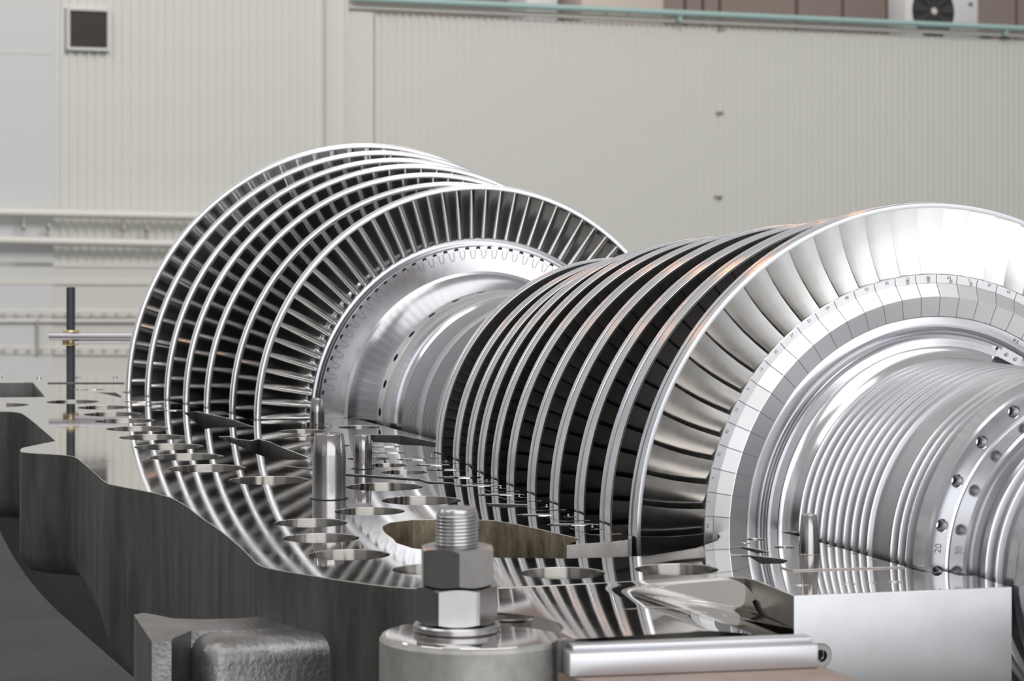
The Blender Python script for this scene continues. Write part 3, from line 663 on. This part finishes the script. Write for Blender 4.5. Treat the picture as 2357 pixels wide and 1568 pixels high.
# right gland plate
RPL = [(3.786, .517), (3.744, .513), (3.717, .326), (3.752, .326), (3.768, .341), (3.81, .341), (3.815, .326), (3.85, .326), (3.86, .338), (3.885, .338), (3.89, .325), (3.935, .325), (3.945, .337), (3.975, .337), (3.98, .325), (4.025, .325), (4.02, .367), (3.93, .43), (3.848, .468)]
gpl = plate('gland_plate', [sh(RPL)], .0024, .0024, .0005, [M_flange, M_edge], lambda c, n: 0 if n.z > .5 else 1, None, ORG, TH); tag(gpl, 'thin flat plate with stepped edge beside the grooved shaft at the near end', 'plate')
# retaining plates between the rotor rings, keys in their pockets
for i in range(10):
    ra, sa, wa = NR[i + 1]; rb, sb, wb = NR[i]
    s0_, s1_ = sa + wa + .012, sb - .010
    if s1_ - s0_ < .05: s0_ -= .004
    um = max(ra, rb) + .018; sc = SCR[9 - i] if False else min(SCR, key=lambda q: abs(q[0] - (s0_ + s1_) / 2))
    d = .058
    pts = [(s0_, um), (s0_, um + d - .012), (s0_ + .012, um + d), (s1_ - .02, um + d), (s1_, um + d - .015), (s1_, um)]
    cx, cy = (s0_ + s1_) / 2, um + .022
    o = plate('retaining_plate', [sh(pts), sh(circ(cx, cy, .0125, 24))], .0007, .0007, .0002, [M_flange, M_bore], lambda c, n: 0 if n.z > .5 else 1, None, ORG, TH)
    tag(o, 'thin drilled steel plate at the rotor edge behind the %s blade ring from near' % ORD[9 - i], 'plate', 'plates along the rotor edge')
    sp = part('plate_screw', *lathe_z([(0, .0012), (.0017, .0012), (.002, .0006), (.0021, 0)], 14), M_key, None, W(s1_ - .016, um + .012, .0015), TH)
    tag(sp, 'tiny bright screw on the thin plate behind the %s blade ring from near' % ORD[9 - i], 'screw', 'screws along the rotor edge')
for i, (a, b) in enumerate(PK + PKF):
    c0 = (a[0] * .42 + b[0] * .58, a[1] * .42 + b[1] * .58); ang = math.atan2(b[1] - a[1], b[0] - a[0])
    o = bevbox('locking_key', (-.006, .020, -.0115, .0115, -.10, .0016), M_key, .0010, None, W(c0[0], c0[1], 0), TH + ang)
    if i < len(PK): lab = 'bright key in a rounded pocket beside the near blade rows, %s from near' % ORD[len(PK) - 1 - i]
    else: lab = 'bright square key in a pocket beside the far large rings, %s from the back' % ORD[i - len(PK)]
    tag(o, lab, 'key', 'keys in the joint face')
# dowel pins
PL = ['large polished taper dowel pin standing in the middle of the joint face', 'small dark dowel pin just behind the large dowel pin', 'slim dowel pin standing in front of the far bladed disc', 'slim taper pin at the near end beside the grooved shaft']
for (s_, u, rb, rt, h, hs), lab in zip(PINS, PL):
    r = empty('dowel_pin', W(s_, u, 0)); tag(r, lab, 'dowel pin')
    top = [(rt - .0035, h), (rt - .0012, h - .0008), (rt, h - .003)]
    if hs:
        part('taper', *lathe_z([(0, h - .004), (.004, h - .004), (.006, h), *top, (rb * .995, hs + .001)], 64), M_pin, r, angle=30)
        part('shank', *lathe_z([(rb * .995, hs + .001), (rb, hs - .001), (rb, .0015), (rb - .002, 0)], 64), M_pin2 if rb > .03 else M_pin, r, angle=30)
    else: part('taper', *lathe_z([(0, h), *top, (rb, .004), (rb - .002, 0)], 64), M_pin, r, angle=30)
    part('seat_ring', *lathe_z([(rb - .001, .0006), (rb + .004, .0008), (rb + .0055, .0002)], 64), M_black, r)
# stud with two nuts
st = empty('stud_bolt', W(BS, BU, BZ + .0003), TH); st.scale = (.945, .945, .945); tag(st, 'threaded stud carrying two stacked hex nuts and a washer in the foreground', 'stud bolt')
def hexnut(R, z0_, z1_, ch, rot_, bore):
    v, f = [], []; n = 72
    def hexr(t): 
        q = (t - rot_) % (PI / 3) - PI / 6; return R * math.cos(PI / 6) / math.cos(q)
    lv = [(bore, z0_, 0), (R * .80, z0_, 0), (None, z0_, -1), (None, z1_, 1), (R * .80, z1_, 0), (bore + .003, z1_, 0), (bore, z1_ - .003, 0)]
    for j in range(n):
        t = 2 * PI * j / n
        for q, z, m in lv:
            if q is None:
                r_ = hexr(t); k_ = (r_ - R * math.cos(PI / 6)) / (R * (1 - math.cos(PI / 6))); v.append((r_ * math.cos(t), r_ * math.sin(t), z - m * ch * (.15 + .85 * k_)))
            else: v.append((q * math.cos(t), q * math.sin(t), z))
    k_ = len(lv)
    for j in range(n):
        a, b = j * k_, ((j + 1) % n) * k_; f += [(a + i, a + i + 1, b + i + 1, b + i) for i in range(k_ - 1)]
    return v, f
fr = -PI / 2 - TH        # local angle of the direction toward the viewer
part('washer', *lathe_z([(.034, 0), (.0635, 0), (.0655, .002), (.0655, .009), (.0635, .0115), (.034, .0115)], 64), M_thread, st, angle=30)
part('hex_nut', *hexnut(.0615, .0118, .0685, .0045, fr + math.radians(33), .032), M_nut, st, angle=20)
part('hex_nut', *hexnut(.0600, .0690, .1275, .0045, fr + math.radians(5), .032), M_nut, st, angle=20)
v, f = [], []; n = 48; tp = .0052; z0s, z1s = .10, .178; turns = int((z1s - z0s) / tp)
ring = []
for i in range(turns * 4 + 1):
    q = i % 4; z = z0s + tp * i / 4; ring.append((.0322 if q in (1, 2) else .0302, z))
ring += [(.0285, z1s + .004), (.024, z1s + .0065), (0, z1s + .007)]
for i, (R, z) in enumerate(ring):
    v += [(R * math.cos(2 * PI * j / n), R * math.sin(2 * PI * j / n), z + (tp * j / n if z < z1s - tp else 0)) for j in range(n)]
for i in range(len(ring) - 1): f += [(i * n + j, i * n + (j + 1) % n, (i + 1) * n + (j + 1) % n, (i + 1) * n + j) for j in range(n)]
part('threaded_stud', v, f, M_thread, st, angle=70)
# foreground bar
ZB = -.0500
pa, pb = W(*joint(1311, 1560, ZB), ZB), W(*joint(1884, 1538, ZB), ZB)
d = pb - pa; bar = empty('clamp_bar', (pa + pb) / 2, math.atan2(d.y, d.x)); tag(bar, 'flat bright metal bar lying across the near edge of the casing', 'bar')
L = d.length
bevbox('bar_body', (-L / 2, L / 2, 0, .05, 0, .0325), M_bar, .0022, bar); bevbox('top_strip', (-L / 2 + .008, L / 2 - .004, .016, .045, .0325, .0400), M_bar, .0012, bar)
# cap screw in the end face
cs = empty('cap_screw', W(3.507, .585, -.0905), TH); tag(cs, 'round socket head screw at the right end of the bar in the end face', 'screw')
v, f = lathe_x([(S0 + .004, .0185), (S0 - .006, .0185), (S0 - .0085, .0165), (S0 - .0085, .0095), (S0 + .003, .0095), (S0 + .003, 0)], 40); part('head', v, f, M_pin, cs, angle=30)
v, f = lathe_x([(S0 + .0024, .0095), (S0 + .0022, 0)], 6); part('socket', v, f, M_black, cs, smooth=False)
# guide pole with clamp and tube at the back
pl = empty('guide_pole', W(8.488, .827, 0)); tag(pl, 'dark upright pole with clamp and crosswise tube at the back of the casing', 'pole')
part('pole', *lathe_z([(0, .303), (.0125, .303), (.0145, .301), (.0145, 0)], 32), M_pole, pl, angle=30)
part('clamp', *lathe_z([(.0145, .112), (.025, .112), (.027, .116), (.027, .158), (.025, .162), (.0145, .162)], 24), M_brass, pl, angle=30)
v, f = lathe_x([(S0 - .065, 0), (S0 - .065, .0125), (S0 + .30, .0125), (S0 + .30, 0)], 24); part('cross_tube', v, f, M_tube, pl, (0, -.03, .142))
v, f = lathe_x([(S0 + .018, 0), (S0 + .018, .006), (S0 + .30, .006), (S0 + .30, 0)], 16); part('thin_rod', v, f, M_bar, pl, (0, -.03, .122))
for i, (s_, u) in enumerate([(8.649, 1.034), (8.584, .915), (8.561, .789), (8.519, .673)]):
    o = part('cap_bolt', *lathe_z([(0, .006), (.007, .006), (.008, .005), (.008, 0)], 20), M_key, None, W(s_, u, 0)); tag(o, 'small bright bolt head along the far end of the casing, %s from the left' % ORD[i], 'bolt', 'bolts at the far end of the casing')
